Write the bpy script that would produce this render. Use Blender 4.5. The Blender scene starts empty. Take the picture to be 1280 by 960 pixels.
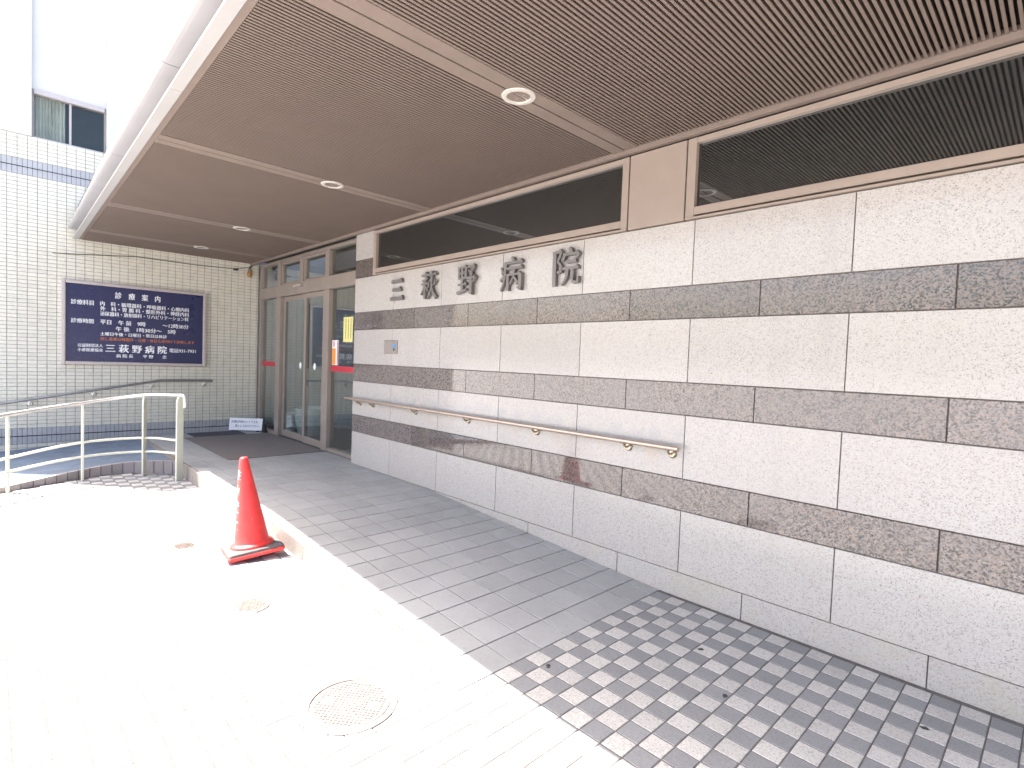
import bpy, bmesh, math, random
from mathutils import Vector, Matrix, Euler
random.seed(7)
R = math.radians
scn = bpy.context.scene
col = scn.collection

# ------------------------------------------------------------------ camera, sky, sun, exposure
CAMZ = 1.333
cam = bpy.data.cameras.new("Camera"); camo = bpy.data.objects.new("Camera", cam); col.objects.link(camo)
yaw, pit, rol = R(-46.017), R(-2.3368), R(2.1027)
fw = Vector((math.sin(yaw)*math.cos(pit), math.cos(yaw)*math.cos(pit), math.sin(pit)))
r0 = Vector((math.cos(yaw), -math.sin(yaw), 0)); u0 = r0.cross(fw)
rr = r0*math.cos(rol) + u0*math.sin(rol); uu = -r0*math.sin(rol) + u0*math.cos(rol)
M = Matrix((rr, uu, -fw)).transposed().to_4x4(); M.translation = Vector((0, 0, CAMZ))
camo.matrix_world = M
cam.sensor_fit = 'HORIZONTAL'; cam.sensor_width = 36; cam.lens = 676.7/1280*36
cam.clip_start = 0.05; cam.clip_end = 2000
scn.camera = camo

LDIR = Vector((0.44, 0.33, -1.0)).normalized()          # the way sunlight travels
SUN_EL = math.asin(-LDIR.z); SUN_AZ = math.atan2(-LDIR.x, -LDIR.y)
world = bpy.data.worlds.new("World"); scn.world = world; world.use_nodes = True
wn = world.node_tree; bg = wn.nodes["Background"]
sky = wn.nodes.new("ShaderNodeTexSky"); sky.sky_type = 'NISHITA'; sky.sun_disc = False
sky.sun_elevation = SUN_EL; sky.sun_rotation = SUN_AZ; sky.air_density = 1.0; sky.dust_density = 6.0; sky.ozone_density = 1.0
wn.links.new(sky.outputs[0], bg.inputs[0]); bg.inputs[1].default_value = 0.15
sl = bpy.data.lights.new("sun", 'SUN'); sl.energy = 5.0; sl.angle = R(0.5); sl.color = (1.0, 0.95, 0.88)
so = bpy.data.objects.new("sun", sl); col.objects.link(so); so.rotation_euler = LDIR.to_track_quat('-Z', 'Y').to_euler()
so.location = (-4, -3, 9)
scn.view_settings.view_transform = 'Standard'; scn.view_settings.look = 'None'
scn.view_settings.exposure = 2.3; scn.view_settings.gamma = 1.0
scn.view_settings.use_curve_mapping = False
scn.render.engine = 'CYCLES'
scn.cycles.max_bounces = 10; scn.cycles.diffuse_bounces = 6; scn.cycles.glossy_bounces = 4; scn.cycles.transparent_max_bounces = 12
scn.cycles.sample_clamp_indirect = 8.0

# ------------------------------------------------------------------ helpers: shader nodes
class NT:
    def __init__(s, name):
        s.m = bpy.data.materials.new(name); s.m.use_nodes = True; s.t = s.m.node_tree; s.n = s.t.nodes
        s.b = s.n["Principled BSDF"]; s.out = s.n["Material Output"]
        s.pos = s.n.new("ShaderNodeNewGeometry").outputs["Position"]
        s.rnd = s.n.new("ShaderNodeObjectInfo").outputs["Random"]
    def link(s, a, b): s.t.links.new(a, b)
    def put(s, sock, v):
        if hasattr(v, "links"): s.link(v, sock)
        else: sock.default_value = v
    def noise(s, scale, detail=4, rough=.55, vec=None, out="Fac"):
        n = s.n.new("ShaderNodeTexNoise"); n.inputs["Scale"].default_value = scale; n.inputs["Detail"].default_value = detail
        n.inputs["Roughness"].default_value = rough; s.link(vec or s.pos, n.inputs["Vector"]); return n.outputs[out]
    def voro(s, scale, out="Color", vec=None, feature='F1'):
        n = s.n.new("ShaderNodeTexVoronoi"); n.feature = feature; n.inputs["Scale"].default_value = scale
        s.link(vec or s.pos, n.inputs["Vector"]); return n.outputs[out]
    def ramp(s, fac, stops, interp='LINEAR'):
        n = s.n.new("ShaderNodeValToRGB"); e = n.color_ramp.elements; n.color_ramp.interpolation = interp
        while len(e) < len(stops): e.new(0.5)
        for i, (p, c) in enumerate(stops):
            e[i].position = p; e[i].color = (c, c, c, 1) if isinstance(c, (int, float)) else (*c, 1)
        s.link(fac, n.inputs[0]); return n.outputs[0]
    def mix(s, fac, a, b, mode='MIX'):
        n = s.n.new("ShaderNodeMix"); n.data_type = 'RGBA'; n.blend_type = mode
        s.put(n.inputs[0], fac)
        for k, v in ((6, a), (7, b)): s.put(n.inputs[k], v if hasattr(v, "links") else (*v, 1))
        return n.outputs[2]
    def math(s, op, a, b=0.0, c=None, clamp=False):
        n = s.n.new("ShaderNodeMath"); n.operation = op; n.use_clamp = clamp
        s.put(n.inputs[0], a); s.put(n.inputs[1], b)
        if c is not None: s.put(n.inputs[2], c)
        return n.outputs[0]
    def sep(s, v):
        n = s.n.new("ShaderNodeSeparateXYZ"); s.link(v, n.inputs[0]); return n.outputs
    def sepc(s, v):
        n = s.n.new("ShaderNodeSeparateColor"); s.link(v, n.inputs[0]); return n.outputs
    def scalevec(s, v, k):
        n = s.n.new("ShaderNodeVectorMath"); n.operation = 'MULTIPLY'; s.link(v, n.inputs[0]); n.inputs[1].default_value = k; return n.outputs[0]
    def bump(s, h, strength=.3, dist=.002):
        n = s.n.new("ShaderNodeBump"); n.inputs["Strength"].default_value = strength; n.inputs["Distance"].default_value = dist
        s.link(h, n.inputs["Height"]); s.link(n.outputs[0], s.b.inputs["Normal"])
    def fin(s, color, rough=.5, metal=0.0, spec=.5):
        s.put(s.b.inputs["Base Color"], color if hasattr(color, "links") else (*color, 1)); s.put(s.b.inputs["Roughness"], rough)
        s.put(s.b.inputs["Metallic"], metal); s.b.inputs["Specular IOR Level"].default_value = spec
        return s.m

def simple(name, c, rough=.5, metal=0.0, var=.12, nscale=18, spec=.5, rvar=.12, bump=0):
    t = NT(name); f = t.noise(nscale, 5)
    lo = tuple(x*(1-var) for x in c); hi = tuple(min(1, x*(1+var)) for x in c)
    colr = t.ramp(f, [(.3, lo), (.7, hi)])
    r2 = t.math('MULTIPLY_ADD', t.noise(nscale*.6, 3), rvar*2, rough-rvar)
    if bump: t.bump(t.noise(nscale*6, 4), bump, .002)
    return t.fin(colr, r2, metal, spec)

def tone(t, c, amt=.08):      # piece to piece variation of tone
    f = t.math('MULTIPLY_ADD', t.rnd, 2*amt, 1-amt)
    n = t.n.new("ShaderNodeMix"); n.data_type = 'RGBA'; n.blend_type = 'MULTIPLY'; n.inputs[0].default_value = 1
    t.link(c, n.inputs[6]); cc = t.n.new("ShaderNodeCombineColor")
    for i in range(3): t.link(f, cc.inputs[i])
    t.link(cc.outputs[0], n.inputs[7]); return n.outputs[2]

MT = {}
def granite_light():
    t = NT("granite_light"); v = t.sepc(t.voro(230))[0]
    base = t.ramp(v, [(0, (.20, .185, .175)), (.05, (.28, .255, .24)), (.11, (.365, .335, .312)), (.25, (.425, .398, .376)), (.7, (.445, .419, .398)), (1, (.475, .452, .432))])
    v2 = t.sepc(t.voro(95))[1]
    base = t.mix(t.ramp(v2, [(.0, .45), (.08, .28), (.16, 0)]), base, (.31, .265, .23))
    base = t.mix(t.ramp(t.noise(1.7, 3), [(.35, 0), (.75, .35)]), base, (.41, .375, .342))
    x, y, z = t.sep(t.pos)
    # grime rubbed on just above the handrail, rust weeping below it, splash dirt at the foot
    n1 = t.noise(9, 5)
    band = t.math('MULTIPLY', t.ramp(t.math('ABSOLUTE', t.math('SUBTRACT', z, .875)), [(.0, 1), (.07, 0)]), t.ramp(n1, [(.42, 0), (.62, .55)]))
    band = t.math('MULTIPLY', band, t.math('MULTIPLY', t.math('GREATER_THAN', -1.72, x), t.math('GREATER_THAN', x, -6.1)))
    base = t.mix(band, base, (.30, .31, .34))
    vs = t.scalevec(t.pos, (14, 14, 1.2))
    rust = t.math('MULTIPLY', t.ramp(t.math('ABSOLUTE', t.math('SUBTRACT', z, .74)), [(.0, .8), (.1, 0)]), t.ramp(t.noise(1, 4, vec=vs), [(.45, 0), (.7, .45)]))
    rust = t.math('MULTIPLY', rust, t.math('MULTIPLY', t.math('GREATER_THAN', -1.72, x), t.math('GREATER_THAN', x, -6.1)))
    base = t.mix(rust, base, (.45, .33, .22))
    streak = t.math('MULTIPLY', t.ramp(t.noise(1, 5, vec=t.scalevec(t.pos, (9, 9, .35))), [(.5, 0), (.72, .30)]), t.ramp(t.noise(1.1, 2), [(.4, .25), (.65, 1)]))
    base = t.mix(streak, base, (.345, .322, .295))
    splash = t.math('MULTIPLY', t.ramp(z, [(0, .8), (.06, 0)]), t.ramp(t.noise(5, 6), [(.4, 0), (.7, .6)]))
    base = t.mix(splash, base, (.42, .39, .31))
    t.bump(t.noise(60, 3), .04, .001)
    return t.fin(tone(t, base, .055), t.math('MULTIPLY_ADD', n1, .12, .08))
MT['gl'] = granite_light()
def granite_dark():
    t = NT("granite_dark"); v = t.sepc(t.voro(140)); 
    base = t.ramp(v[0], [(0, (.018, .017, .017)), (.2, (.05, .045, .044)), (.42, (.11, .095, .089)), (.62, (.175, .146, .134)), (.82, (.225, .178, .156)), (1, (.14, .136, .138))])
    base = t.mix(t.ramp(t.sepc(t.voro(85))[2], [(.72, 0), (.9, .4)]), base, (.25, .17, .125))
    base = t.mix(t.ramp(t.noise(2.3, 4), [(.4, 0), (.75, .4)]), base, (.14, .13, .13))
    t.b.inputs['IOR'].default_value = 1.6
    return t.fin(tone(t, base, .12), t.math('MULTIPLY_ADD', t.noise(6, 4), .06, .015), 0, .6)
MT['gd'] = granite_dark()
def stone_tile(name, c, speck=.25, rough=.55, amt=.08, vs=230, dirt=.35):
    t = NT(name); v = t.sepc(t.voro(vs))[0]
    base = t.ramp(v, [(0, tuple(x*(1-speck*2) for x in c)), (.15, tuple(x*(1-speck) for x in c)), (.4, c), (1, tuple(min(1, x*(1+speck*.35)) for x in c))])
    base = t.mix(t.ramp(t.noise(2.2, 6, .65), [(.45, 0), (.75, dirt)]), base, tuple(x*.62 for x in c))
    base = t.mix(t.ramp(t.noise(38, 3), [(.62, 0), (.72, dirt*.7)]), base, tuple(x*.45 for x in c))
    t.bump(t.noise(240, 3), .12, .001)
    return t.fin(tone(t, base, amt), t.math('MULTIPLY_ADD', t.noise(7, 4), .2, rough-.1))
MT['ck_light'] = stone_tile("checker_light", (.45, .44, .425), .22)
MT['ck_dark'] = stone_tile("checker_dark", (.22, .224, .234), .12)
MT['porch'] = stone_tile("porch_tile", (.335, .338, .342), .06, .48, .07, dirt=.4)
MT['grout'] = simple("grout", (.11, .102, .097), .9, var=.25, nscale=30)
MT['grout_pale'] = simple("grout_pale", (.095, .074, .066), .9, var=.25, nscale=30)
MT['joint'] = simple("joint_sealant", (.16, .135, .12), .7, var=.2)
MT['kerb'] = stone_tile("kerb_stone", (.25, .222, .20), .35, .6, .06, dirt=.5)
MT['kerbtile'] = stone_tile("kerb_tile", (.33, .29, .29), .15, .55, .1, dirt=.3)
def walltile(name, c, amt=.05):
    t = NT(name); base = t.mix(t.ramp(t.noise(.9, 4), [(.4, 0), (.7, .18)]), c, tuple(x*.8 for x in c))
    return t.fin(tone(t, base, amt), t.math('MULTIPLY_ADD', t.noise(8, 3), .2, .18))
MT['tile'] = walltile("wall_tile", (.67, .635, .535))
MT['tile_s'] = walltile("wall_tile_stuff", (.67, .635, .535))
MT['tileblue'] = walltile("wall_tile_blue", (.41, .41, .42), .08)
MT['tilegrout'] = simple("tile_grout", (.29, .28, .255), .9, var=.2)
MT['white'] = simple("white_render", (.58, .585, .58), .8, var=.04, nscale=3)
MT['bronze'] = simple("bronze_aluminium", (.21, .165, .14), .5, .0, var=.05, nscale=5, spec=.2)
MT['slat'] = simple("slat_aluminium", (.198, .154, .129), .6, var=.03, nscale=4, spec=.15)
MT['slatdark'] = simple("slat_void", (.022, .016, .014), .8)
MT['frame'] = simple("window_frame", (.31, .25, .21), .38, var=.05, nscale=5)
MT['doorframe'] = simple("door_frame", (.27, .225, .195), .35, var=.06, nscale=5)
MT['fascia'] = simple("fascia_white", (.41, .395, .385), .4, var=.05, nscale=2)
MT['gutter'] = simple("gutter_white", (.34, .33, .335), .4, var=.06, nscale=2)
MT['dark'] = simple("dark_gap", (.03, .03, .03), .8)
MT['steel'] = simple("stainless_steel", (.70, .67, .63), .36, .75, var=.06)
MT['railbronze'] = simple('rail_bronze', (.50, .40, .335), .34, .6, var=.06)
MT['darksteel'] = simple('dark_steel', (.30, .29, .28), .36, .7, var=.08)
MT['brass'] = simple("aged_bracket_metal", (.42, .36, .28), .3, 1.0, var=.12, nscale=40)
MT['letter'] = simple("letter_metal", (.17, .155, .15), .38, .35, var=.08)
MT['cream'] = simple("cream_paint", (.66, .66, .55), .4, var=.05)
MT['blue'] = simple("blue_rubber", (.115, .15, .205), .75, var=.22, nscale=5, bump=.3)
MT['mat'] = simple("grey_mat", (.15, .135, .13), .95, var=.25, nscale=60, bump=.6)
MT['mat2'] = simple("dark_mat", (.055, .055, .07), .95, var=.3, nscale=50, bump=.6)
MT['navy'] = simple("navy_panel", (.022, .025, .085), .3, var=.03, nscale=3)
MT['signframe'] = simple("sign_frame", (.50, .44, .42), .35, .3, var=.06)
MT['ink'] = simple("white_lettering", (.85, .85, .85), .5, var=.02)
MT['orange'] = simple("orange_lettering", (.55, .16, .05), .5, var=.03)
MT['black'] = simple("black_plastic", (.02, .02, .02), .5)
MT['inkblack'] = simple("black_lettering", (.06, .06, .07), .6)
MT['paper'] = simple("white_board", (.80, .79, .82), .45, var=.03)
MT['yellow'] = simple("yellow_paper", (.72, .66, .25), .7, var=.04)
MT['oranges'] = simple("orange_sticker", (.80, .28, .05), .5, var=.04)
MT['redfilm'] = simple("red_film", (.50, .03, .05), .45, var=.06)
MT['red'] = simple("cone_red", (.78, .045, .04), .36, var=.10, nscale=12)
def cone_red():
    t = NT("cone_red"); f = t.noise(12, 5); base = t.ramp(f, [(.3, (.70, .04, .038)), (.7, (.82, .05, .045))])
    scuff = t.math('MULTIPLY', t.ramp(t.noise(1, 6, .7, vec=t.scalevec(t.pos, (60, 60, 14))), [(.58, 0), (.68, .5)]), t.ramp(t.noise(7, 3), [(.42, 0), (.6, 1)]))
    base = t.mix(scuff, base, (.55, .20, .17))
    return t.fin(base, t.math('MULTIPLY_ADD', t.noise(25, 4), .3, .25))
MT['red'] = cone_red()
MT['rubber'] = simple("rubber_weight", (.10, .09, .09), .8, var=.2, bump=.3)
MT['iron'] = simple("cast_iron", (.185, .15, .135), .65, .2, var=.25, nscale=40)
MT['ironworn'] = simple('worn_iron', (.185, .155, .142), .6, .15, var=.2, nscale=40)
MT['glow'] = simple("lamp_white", (.52, .49, .44), .35, var=.03)
MT['lampin'] = simple("lamp_reflector", (.50, .46, .41), .4, .0, var=.05)
MT['pot'] = simple("pot_glaze", (.78, .82, .86), .25, var=.05)
MT['leaf'] = simple("leaf", (.05, .09, .03), .5, var=.4, nscale=20)
MT['inner'] = simple("interior_wall", (.15, .14, .125), .8)
MT['inner2'] = simple("interior_floor", (.10, .10, .10), .5)
MT['curtain'] = simple("curtain", (.62, .60, .52), .9, var=.12, nscale=10)
MT['amber'] = simple("amber_plastic", (.36, .18, .06), .4, var=.1)
MT['plate'] = simple("steel_plate", (.30, .265, .24), .4, .4, var=.06)
MT['bluebtn'] = simple("blue_button", (.06, .25, .60), .35)
MT['cable'] = simple("cable_black", (.04, .04, .04), .6)
MT['stain'] = simple("dried_leaf", (.05, .05, .045), .9, var=.4, nscale=80)
def glass(name, tint, refl, base=0.0):
    t = NT(name); t.n.remove(t.b)
    tr = t.n.new("ShaderNodeBsdfTransparent"); tr.inputs[0].default_value = (*tint, 1)
    gl = t.n.new("ShaderNodeBsdfGlossy"); gl.inputs["Roughness"].default_value = .01; gl.inputs[0].default_value = (.95, .97, .96, 1)
    fr = t.n.new("ShaderNodeFresnel"); bf = t.n.new("ShaderNodeNewGeometry").outputs["Backfacing"]
    t.link(t.math('MULTIPLY_ADD', bf, 1/refl-refl, refl), fr.inputs[0])      # thin pane: both faces act like air to glass
    f = t.math('ADD', fr.outputs[0], base, clamp=True)
    mx = t.n.new("ShaderNodeMixShader"); t.link(f, mx.inputs[0]); t.link(tr.outputs[0], mx.inputs[1]); t.link(gl.outputs[0], mx.inputs[2])
    t.link(mx.outputs[0], t.out.inputs[0]); return t.m
MT['glass'] = glass("door_glass", (.86, .89, .87), 1.5, .13)
MT['winglass'] = glass("window_glass", (.85, .88, .88), 1.4, .0)
def darkglass():
    t = NT("tinted_glass"); t.b.inputs["IOR"].default_value = 1.9
    return t.fin((.010, .012, .012), .03, 0, .9)
MT['dglass'] = darkglass()
def ground_mat():
    t = NT("paving_far")
    ck = t.n.new("ShaderNodeTexChecker"); ck.inputs["Scale"].default_value = 1/.105; t.link(t.pos, ck.inputs[0])
    ck.inputs[1].default_value = (.45, .44, .425, 1); ck.inputs[2].default_value = (.20, .20, .215, 1)
    c = t.mix(t.ramp(t.noise(1.5, 6), [(.4, 0), (.75, .35)]), ck.outputs[0], (.25, .24, .23))
    return t.fin(c, .7)
MT['ground'] = ground_mat()

# ------------------------------------------------------------------ helpers: objects
class MB:
    def __init__(s): s.v = []; s.f = []
    def poly(s, pts, faces):
        o = len(s.v); s.v += [tuple(p) for p in pts]; s.f += [tuple(o+i for i in f) for f in faces]; return s
    def box(s, x0, x1, y0, y1, z0, z1):
        return s.poly([(x0,y0,z0),(x1,y0,z0),(x1,y1,z0),(x0,y1,z0),(x0,y0,z1),(x1,y0,z1),(x1,y1,z1),(x0,y1,z1)],
                      [(0,3,2,1),(4,5,6,7),(0,1,5,4),(1,2,6,5),(2,3,7,6),(3,0,4,7)])
    def prism(s, prof, fn0, fn1):
        n = len(prof); pts = [fn0(p) for p in prof] + [fn1(p) for p in prof]
        return s.poly(pts, [tuple(range(n-1, -1, -1)), tuple(range(n, 2*n))] + [(i, (i+1) % n, n+(i+1) % n, n+i) for i in range(n)])
    def tube(s, pts, r, seg=10, cap=True):
        P = [Vector(p) for p in pts]; n = len(P); rings = []; up = Vector((0, 0, 1))
        rs = r if isinstance(r, (list, tuple)) else [r]*n
        T0 = (P[1]-P[0]).normalized(); a = T0.cross(up)
        if a.length < .01: a = T0.cross(Vector((1, 0, 0)))
        a.normalize()
        for i in range(n):
            T = (P[min(i+1, n-1)]-P[max(i-1, 0)]).normalized()
            a = (a-T*a.dot(T)).normalized(); b = T.cross(a)
            rings.append([P[i]+(a*math.cos(2*math.pi*k/seg)+b*math.sin(2*math.pi*k/seg))*rs[i] for k in range(seg)])
        faces = [(i*seg+k, i*seg+(k+1) % seg, (i+1)*seg+(k+1) % seg, (i+1)*seg+k) for i in range(n-1) for k in range(seg)]
        if cap: faces += [tuple(range(seg-1, -1, -1)), tuple(range((n-1)*seg, n*seg))]
        return s.poly([p for q in rings for p in q], faces)
    def lathe(s, prof, c=(0, 0, 0), seg=32):      # prof: (r, z)
        n = len(prof); pts = [(c[0]+r*math.cos(2*math.pi*k/seg), c[1]+r*math.sin(2*math.pi*k/seg), c[2]+z) for r, z in prof for k in range(seg)]
        f = [(i*seg+k, i*seg+(k+1) % seg, (i+1)*seg+(k+1) % seg, (i+1)*seg+k) for i in range(n-1) for k in range(seg)]
        return s.poly(pts, f)
    def mesh(s, name): 
        me = bpy.data.meshes.new(name); me.from_pydata(s.v, [], s.f); me.validate(); me.update()
        bm = bmesh.new(); bm.from_mesh(me); bmesh.ops.recalc_face_normals(bm, faces=bm.faces); bm.to_mesh(me); bm.free(); return me
    def build(s, name, mat, parent=None, bevel=0, smooth=False, seg=1):
        me = s.mesh(name)
        if bevel:
            bm = bmesh.new(); bm.from_mesh(me)
            bmesh.ops.bevel(bm, geom=[e for e in bm.edges if e.calc_face_angle(0) > .5], offset=bevel, segments=seg, affect='EDGES', profile=.7)
            bm.to_mesh(me); bm.free()
        return link(name, me, mat, parent, smooth)
def link(name, me, mat, parent=None, smooth=False, loc=None, rot=None):
    if mat is not None and not me.materials: me.materials.append(MT[mat])
    if smooth:
        for p in me.polygons: p.use_smooth = True
        try: me.set_sharp_from_angle(angle=R(40))
        except Exception: pass
    o = bpy.data.objects.new(name, me); col.objects.link(o)
    if parent is not None: o.parent = parent
    if loc: o.location = loc
    if rot: o.rotation_euler = rot
    return o
def tag(o, label=None, cat=None, group=None, kind=None):
    for k, v in (('label', label), ('category', cat), ('group', group), ('kind', kind)):
        if v: o[k] = v
    return o
def thing(name, label, cat, loc=(0, 0, 0), group=None, rot=None):
    o = bpy.data.objects.new(name, None); col.objects.link(o); o.empty_display_size = .1
    o.location = loc
    if rot: o.rotation_euler = rot
    return tag(o, label, cat, group)
def ploc(o, p):                 # world position -> child coordinates of an unrotated empty
    return (p[0]-o.location.x, p[1]-o.location.y, p[2]-o.location.z)
class LB(MB):                   # mesh collected in world coordinates, built local to an unrotated parent
    def build(s, name, mat, parent=None, **k):
        if parent is not None:
            L = parent.location.copy(); q = parent.parent
            while q is not None: L += q.location; q = q.parent
            s.v = [(v[0]-L.x, v[1]-L.y, v[2]-L.z) for v in s.v]
        return MB.build(s, name, mat, parent, **k)
def tile_mesh(sx, sy, h, ch=.0015):   # chamfered slab, top at z=0
    a, b = sx/2, sy/2
    m = MB(); m.poly([(-a,-b,-h),(a,-b,-h),(a,b,-h),(-a,b,-h),(-a,-b,-ch),(a,-b,-ch),(a,b,-ch),(-a,b,-ch),
                      (-a+ch,-b+ch,0),(a-ch,-b+ch,0),(a-ch,b-ch,0),(-a+ch,b-ch,0)],
                     [(0,1,5,4),(1,2,6,5),(2,3,7,6),(3,0,4,7),(4,5,9,8),(5,6,10,9),(6,7,11,10),(7,4,8,11),(8,9,10,11)])
    return m
def text_mesh(body, bold=0.0, ext=0.0, spacing=1.0):
    c = bpy.data.curves.new("t", 'FONT'); c.body = body; c.offset = bold; c.extrude = ext; c.space_character = spacing
    c.resolution_u = 3
    o = bpy.data.objects.new("t", c); col.objects.link(o); bpy.context.view_layer.update()
    me = bpy.data.meshes.new_from_object(o.evaluated_get(bpy.context.evaluated_depsgraph_get()))
    bpy.data.objects.remove(o); bpy.data.curves.remove(c); return me
def fit_text(name, body, mat, parent, origin, ux, uy, w, h, bold=.01, ext=0.0):
    """text stretched to w x h, its middle-left at origin; ux, uy directions; coordinates local to parent.
    Heavier weight comes from three slightly shifted layers, each a hair in front of the other."""
    me = text_mesh(body)
    xs = [v.co.x for v in me.vertices]; ys = [v.co.y for v in me.vertices]
    x0, x1, y0, y1 = min(xs), max(xs), min(ys), max(ys)
    o = Vector(origin); ux = Vector(ux); uy = Vector(uy); n = ux.cross(uy)
    V = []; F = []
    for k, (dx, dy) in enumerate(((0, 0), (-bold*1.3, -bold*.25), (bold*1.3, bold*.25))):
        base = len(V)
        for v in me.vertices:
            a = (v.co.x+dx-x0)/(x1-x0)*w; b = ((v.co.y+dy-y0)/(y1-y0)-.5)*h
            V.append(o + ux*a + uy*b + n*(.0003*k))
        F += [tuple(base+i for i in p.vertices) for p in me.polygons]
    m2 = bpy.data.meshes.new(name); m2.from_pydata(V, [], F); m2.update(); bpy.data.meshes.remove(me)
    return link(name, m2, mat, parent)

# ------------------------------------------------------------------ levels
WY = 3.24          # face of the granite wall
GY = 3.40          # glass of the entrance
WX = -9.85         # face of the tiled wall
PZ = -0.16         # plaza
SOF = 2.835        # soffit
KY = 1.63          # edge of the porch
def zr(x):         # porch level: landing, then a gentle ramp down to the plaza
    return 0.0 if x < -4.55 else max(PZ, PZ*(x+4.55)/2.65)

# ------------------------------------------------------------------ ground
g = MB(); g.poly([(-400,-400,PZ-.016),(400,-400,PZ-.016),(400,400,PZ-.016),(-400,400,PZ-.016)], [(0,1,2,3)])
gs = tag(g.build("ground", 'ground'), kind='structure')
PT = .105
plaza = MB().box(-8.2, 1.6, -1.6, KY, PZ-.012, PZ-.003).build("plaza", 'grout_pale'); tag(plaza, kind='structure')
apron = MB().box(-1.852, 1.6, KY+.001, WY+.02, PZ-.012, PZ-.0025).build("paved_apron", 'grout'); tag(apron, kind='structure')
tm_l = tile_mesh(PT-.006, PT-.006, .012).mesh("paving_tile"); tm_l.materials.append(MT['ck_light'])
tm_d = tile_mesh(PT-.006, PT-.006, .012).mesh("paving_tile"); tm_d.materials.append(MT['ck_dark'])
def ramp_edge_x(y):      # face of the curved kerb of the blue ramp
    pts = [(-1.6,-6.0),(-.9,-6.55),(-.4,-6.95),(.07,-7.36),(.44,-7.56),(.72,-7.69),(.92,-7.745),(1.1,-7.765),(1.29,-7.70),(1.45,-7.56),(1.63,-7.38)]
    for (a, xa), (b, xb) in zip(pts, pts[1:]):
        if y <= b: return xa+(xb-xa)*(y-a)/(b-a)
    return pts[-1][1]
cells = []
i0 = -70
for i in range(i0, 40):
    for j in range(-30, 16):
        x = -1.852+(i+.5)*PT; y = KY+(j+.5)*PT
        under = y > KY
        if under and (i < 0 or y > WY-.02): continue
        if x > 1.5 or y < -1.5: continue
        if not under and x < ramp_edge_x(y)+.03: continue
        cells.append((under, x, y, (i+j) % 2))
def pave(cs, parent, n):
    cs = sorted(cs, key=lambda c: (c[1]**2+c[2]**2 if not (c[1] > .35 or c[2] < 0.0) else 999+abs(c[1])))
    for _, x, y, k in cs[:n]:
        o = link("paving_tile", tm_l if k else tm_d, None, parent, loc=(x, y, PZ+random.uniform(-.0006, .0003)), rot=(random.uniform(-.003,.003), random.uniform(-.003,.003), 0))
    for kk, mat in ((1, 'ck_light'), (0, 'ck_dark')):
        m = MB()
        for _, x, y, k in cs[n:]:
            if k == kk:
                t = tile_mesh(PT-.006, PT-.006, .012); dz = random.uniform(-.0006, .0003)
                m.poly([(a+x, b+y, c+PZ+dz) for a, b, c in t.v], t.f)
        if m.v: tag(m.build("paving_tiles", mat, parent), kind='stuff')
pave([c for c in cells if c[0]], apron, 300)
pave([c for c in cells if not c[0]], plaza, 300)

# porch slab with its ramp
prof = [(-9.9, -.3), (-1.852, -.3), (-1.852, PZ-.004), (-1.9, PZ-.004), (-4.55, -.004), (-9.9, -.004)]
porch = MB().prism(prof, lambda p: (p[0], KY+.03, p[1]), lambda p: (p[0], GY+.1, p[1])).build("porch_floor", 'grout'); tag(porch, kind='structure')
TX, TY = .207, .2125
ys = [KY+.031] + [1.866+TY*k for k in range(7)] + [WY-.001]
pm = {}
for i in range(39):
    xa = -1.852-TX*(i+1); xb = xa+TX; xc = (xa+xb)/2
    if xb < WX+.02: continue
    xa = max(xa, WX)
    for y0, y1 in zip(ys, ys[1:]):
        if y1 > WY-.01 and xc < -6.25: y1 = GY-.06
        yc = (y0+y1)/2
        if -9.2 < xc < -7.25 and 2.2 < yc < 3.3: continue
        key = (round(xb-xa, 3), round(y1-y0, 3))
        if key not in pm:
            pm[key] = tile_mesh(key[0]-.007, key[1]-.007, .012, .0012).mesh("floor_tile"); pm[key].materials.append(MT['porch'])
        za, zb = zr(xa), zr(xb); ang = -math.atan2(zb-za, xb-xa)
        link("floor_tile", pm[key], None, porch, loc=((xa+xb)/2, yc, (za+zb)/2+random.uniform(-.0008, .0004)), rot=(0, ang, 0))
# kerb stones along the porch edge
kerb = thing("kerb", "pale stone kerb edging the grey tiled porch", "kerb", (-4.6, KY, PZ)); kerb['kind'] = 'structure'; del kerb['category']; del kerb['label']
x = -7.38
while x < -1.9:
    xe = min(x+.595, -1.853); m = LB()
    ch = .006
    pr = lambda xx: [(xx, KY, PZ-.05), (xx, KY, zr(xx)-ch), (xx, KY+ch, zr(xx)), (xx, KY+.03, zr(xx)), (xx, KY+.03, PZ-.05)]
    a, b = pr(x+.002), pr(xe-.002)
    n = 5; m.poly(a+b, [tuple(range(n-1,-1,-1)), tuple(range(n,2*n))]+[(i,(i+1)%n,n+(i+1)%n,n+i) for i in range(n)])
    m.build("kerb_stone", 'kerb', kerb); x = xe
# blue ramp along the tiled wall
def rz(y): return max(PZ+.01, -.072*(KY-y))
yy = [-1.6+i*(KY+1.6)/24 for i in range(25)]
m = MB(); pts = []
for y in yy: pts += [(WX, y, rz(y)), (ramp_edge_x(y)-.05, y, rz(y)), (WX, y, -.4), (ramp_edge_x(y)-.05, y, -.4)]
f = []
for i in range(24):
    o = i*4; f += [(o, o+1, o+5, o+4), (o+1, o+3, o+7, o+5), (o+2, o+6, o+7, o+3), (o, o+4, o+6, o+2)]
f += [(0, 2, 3, 1), (96, 97, 99, 98)]
m.poly(pts, f); ramp = tag(m.build("ramp", 'blue'), kind='structure')
MB().box(WX+.002, -7.43, KY-.045, KY+.029, -.2, .0015).build("threshold_strip", 'kerb', ramp, bevel=.003)
arc = []; y = -1.6; last = None
ss = [(-1.6+i*(KY+1.6)/400) for i in range(401)]
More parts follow.
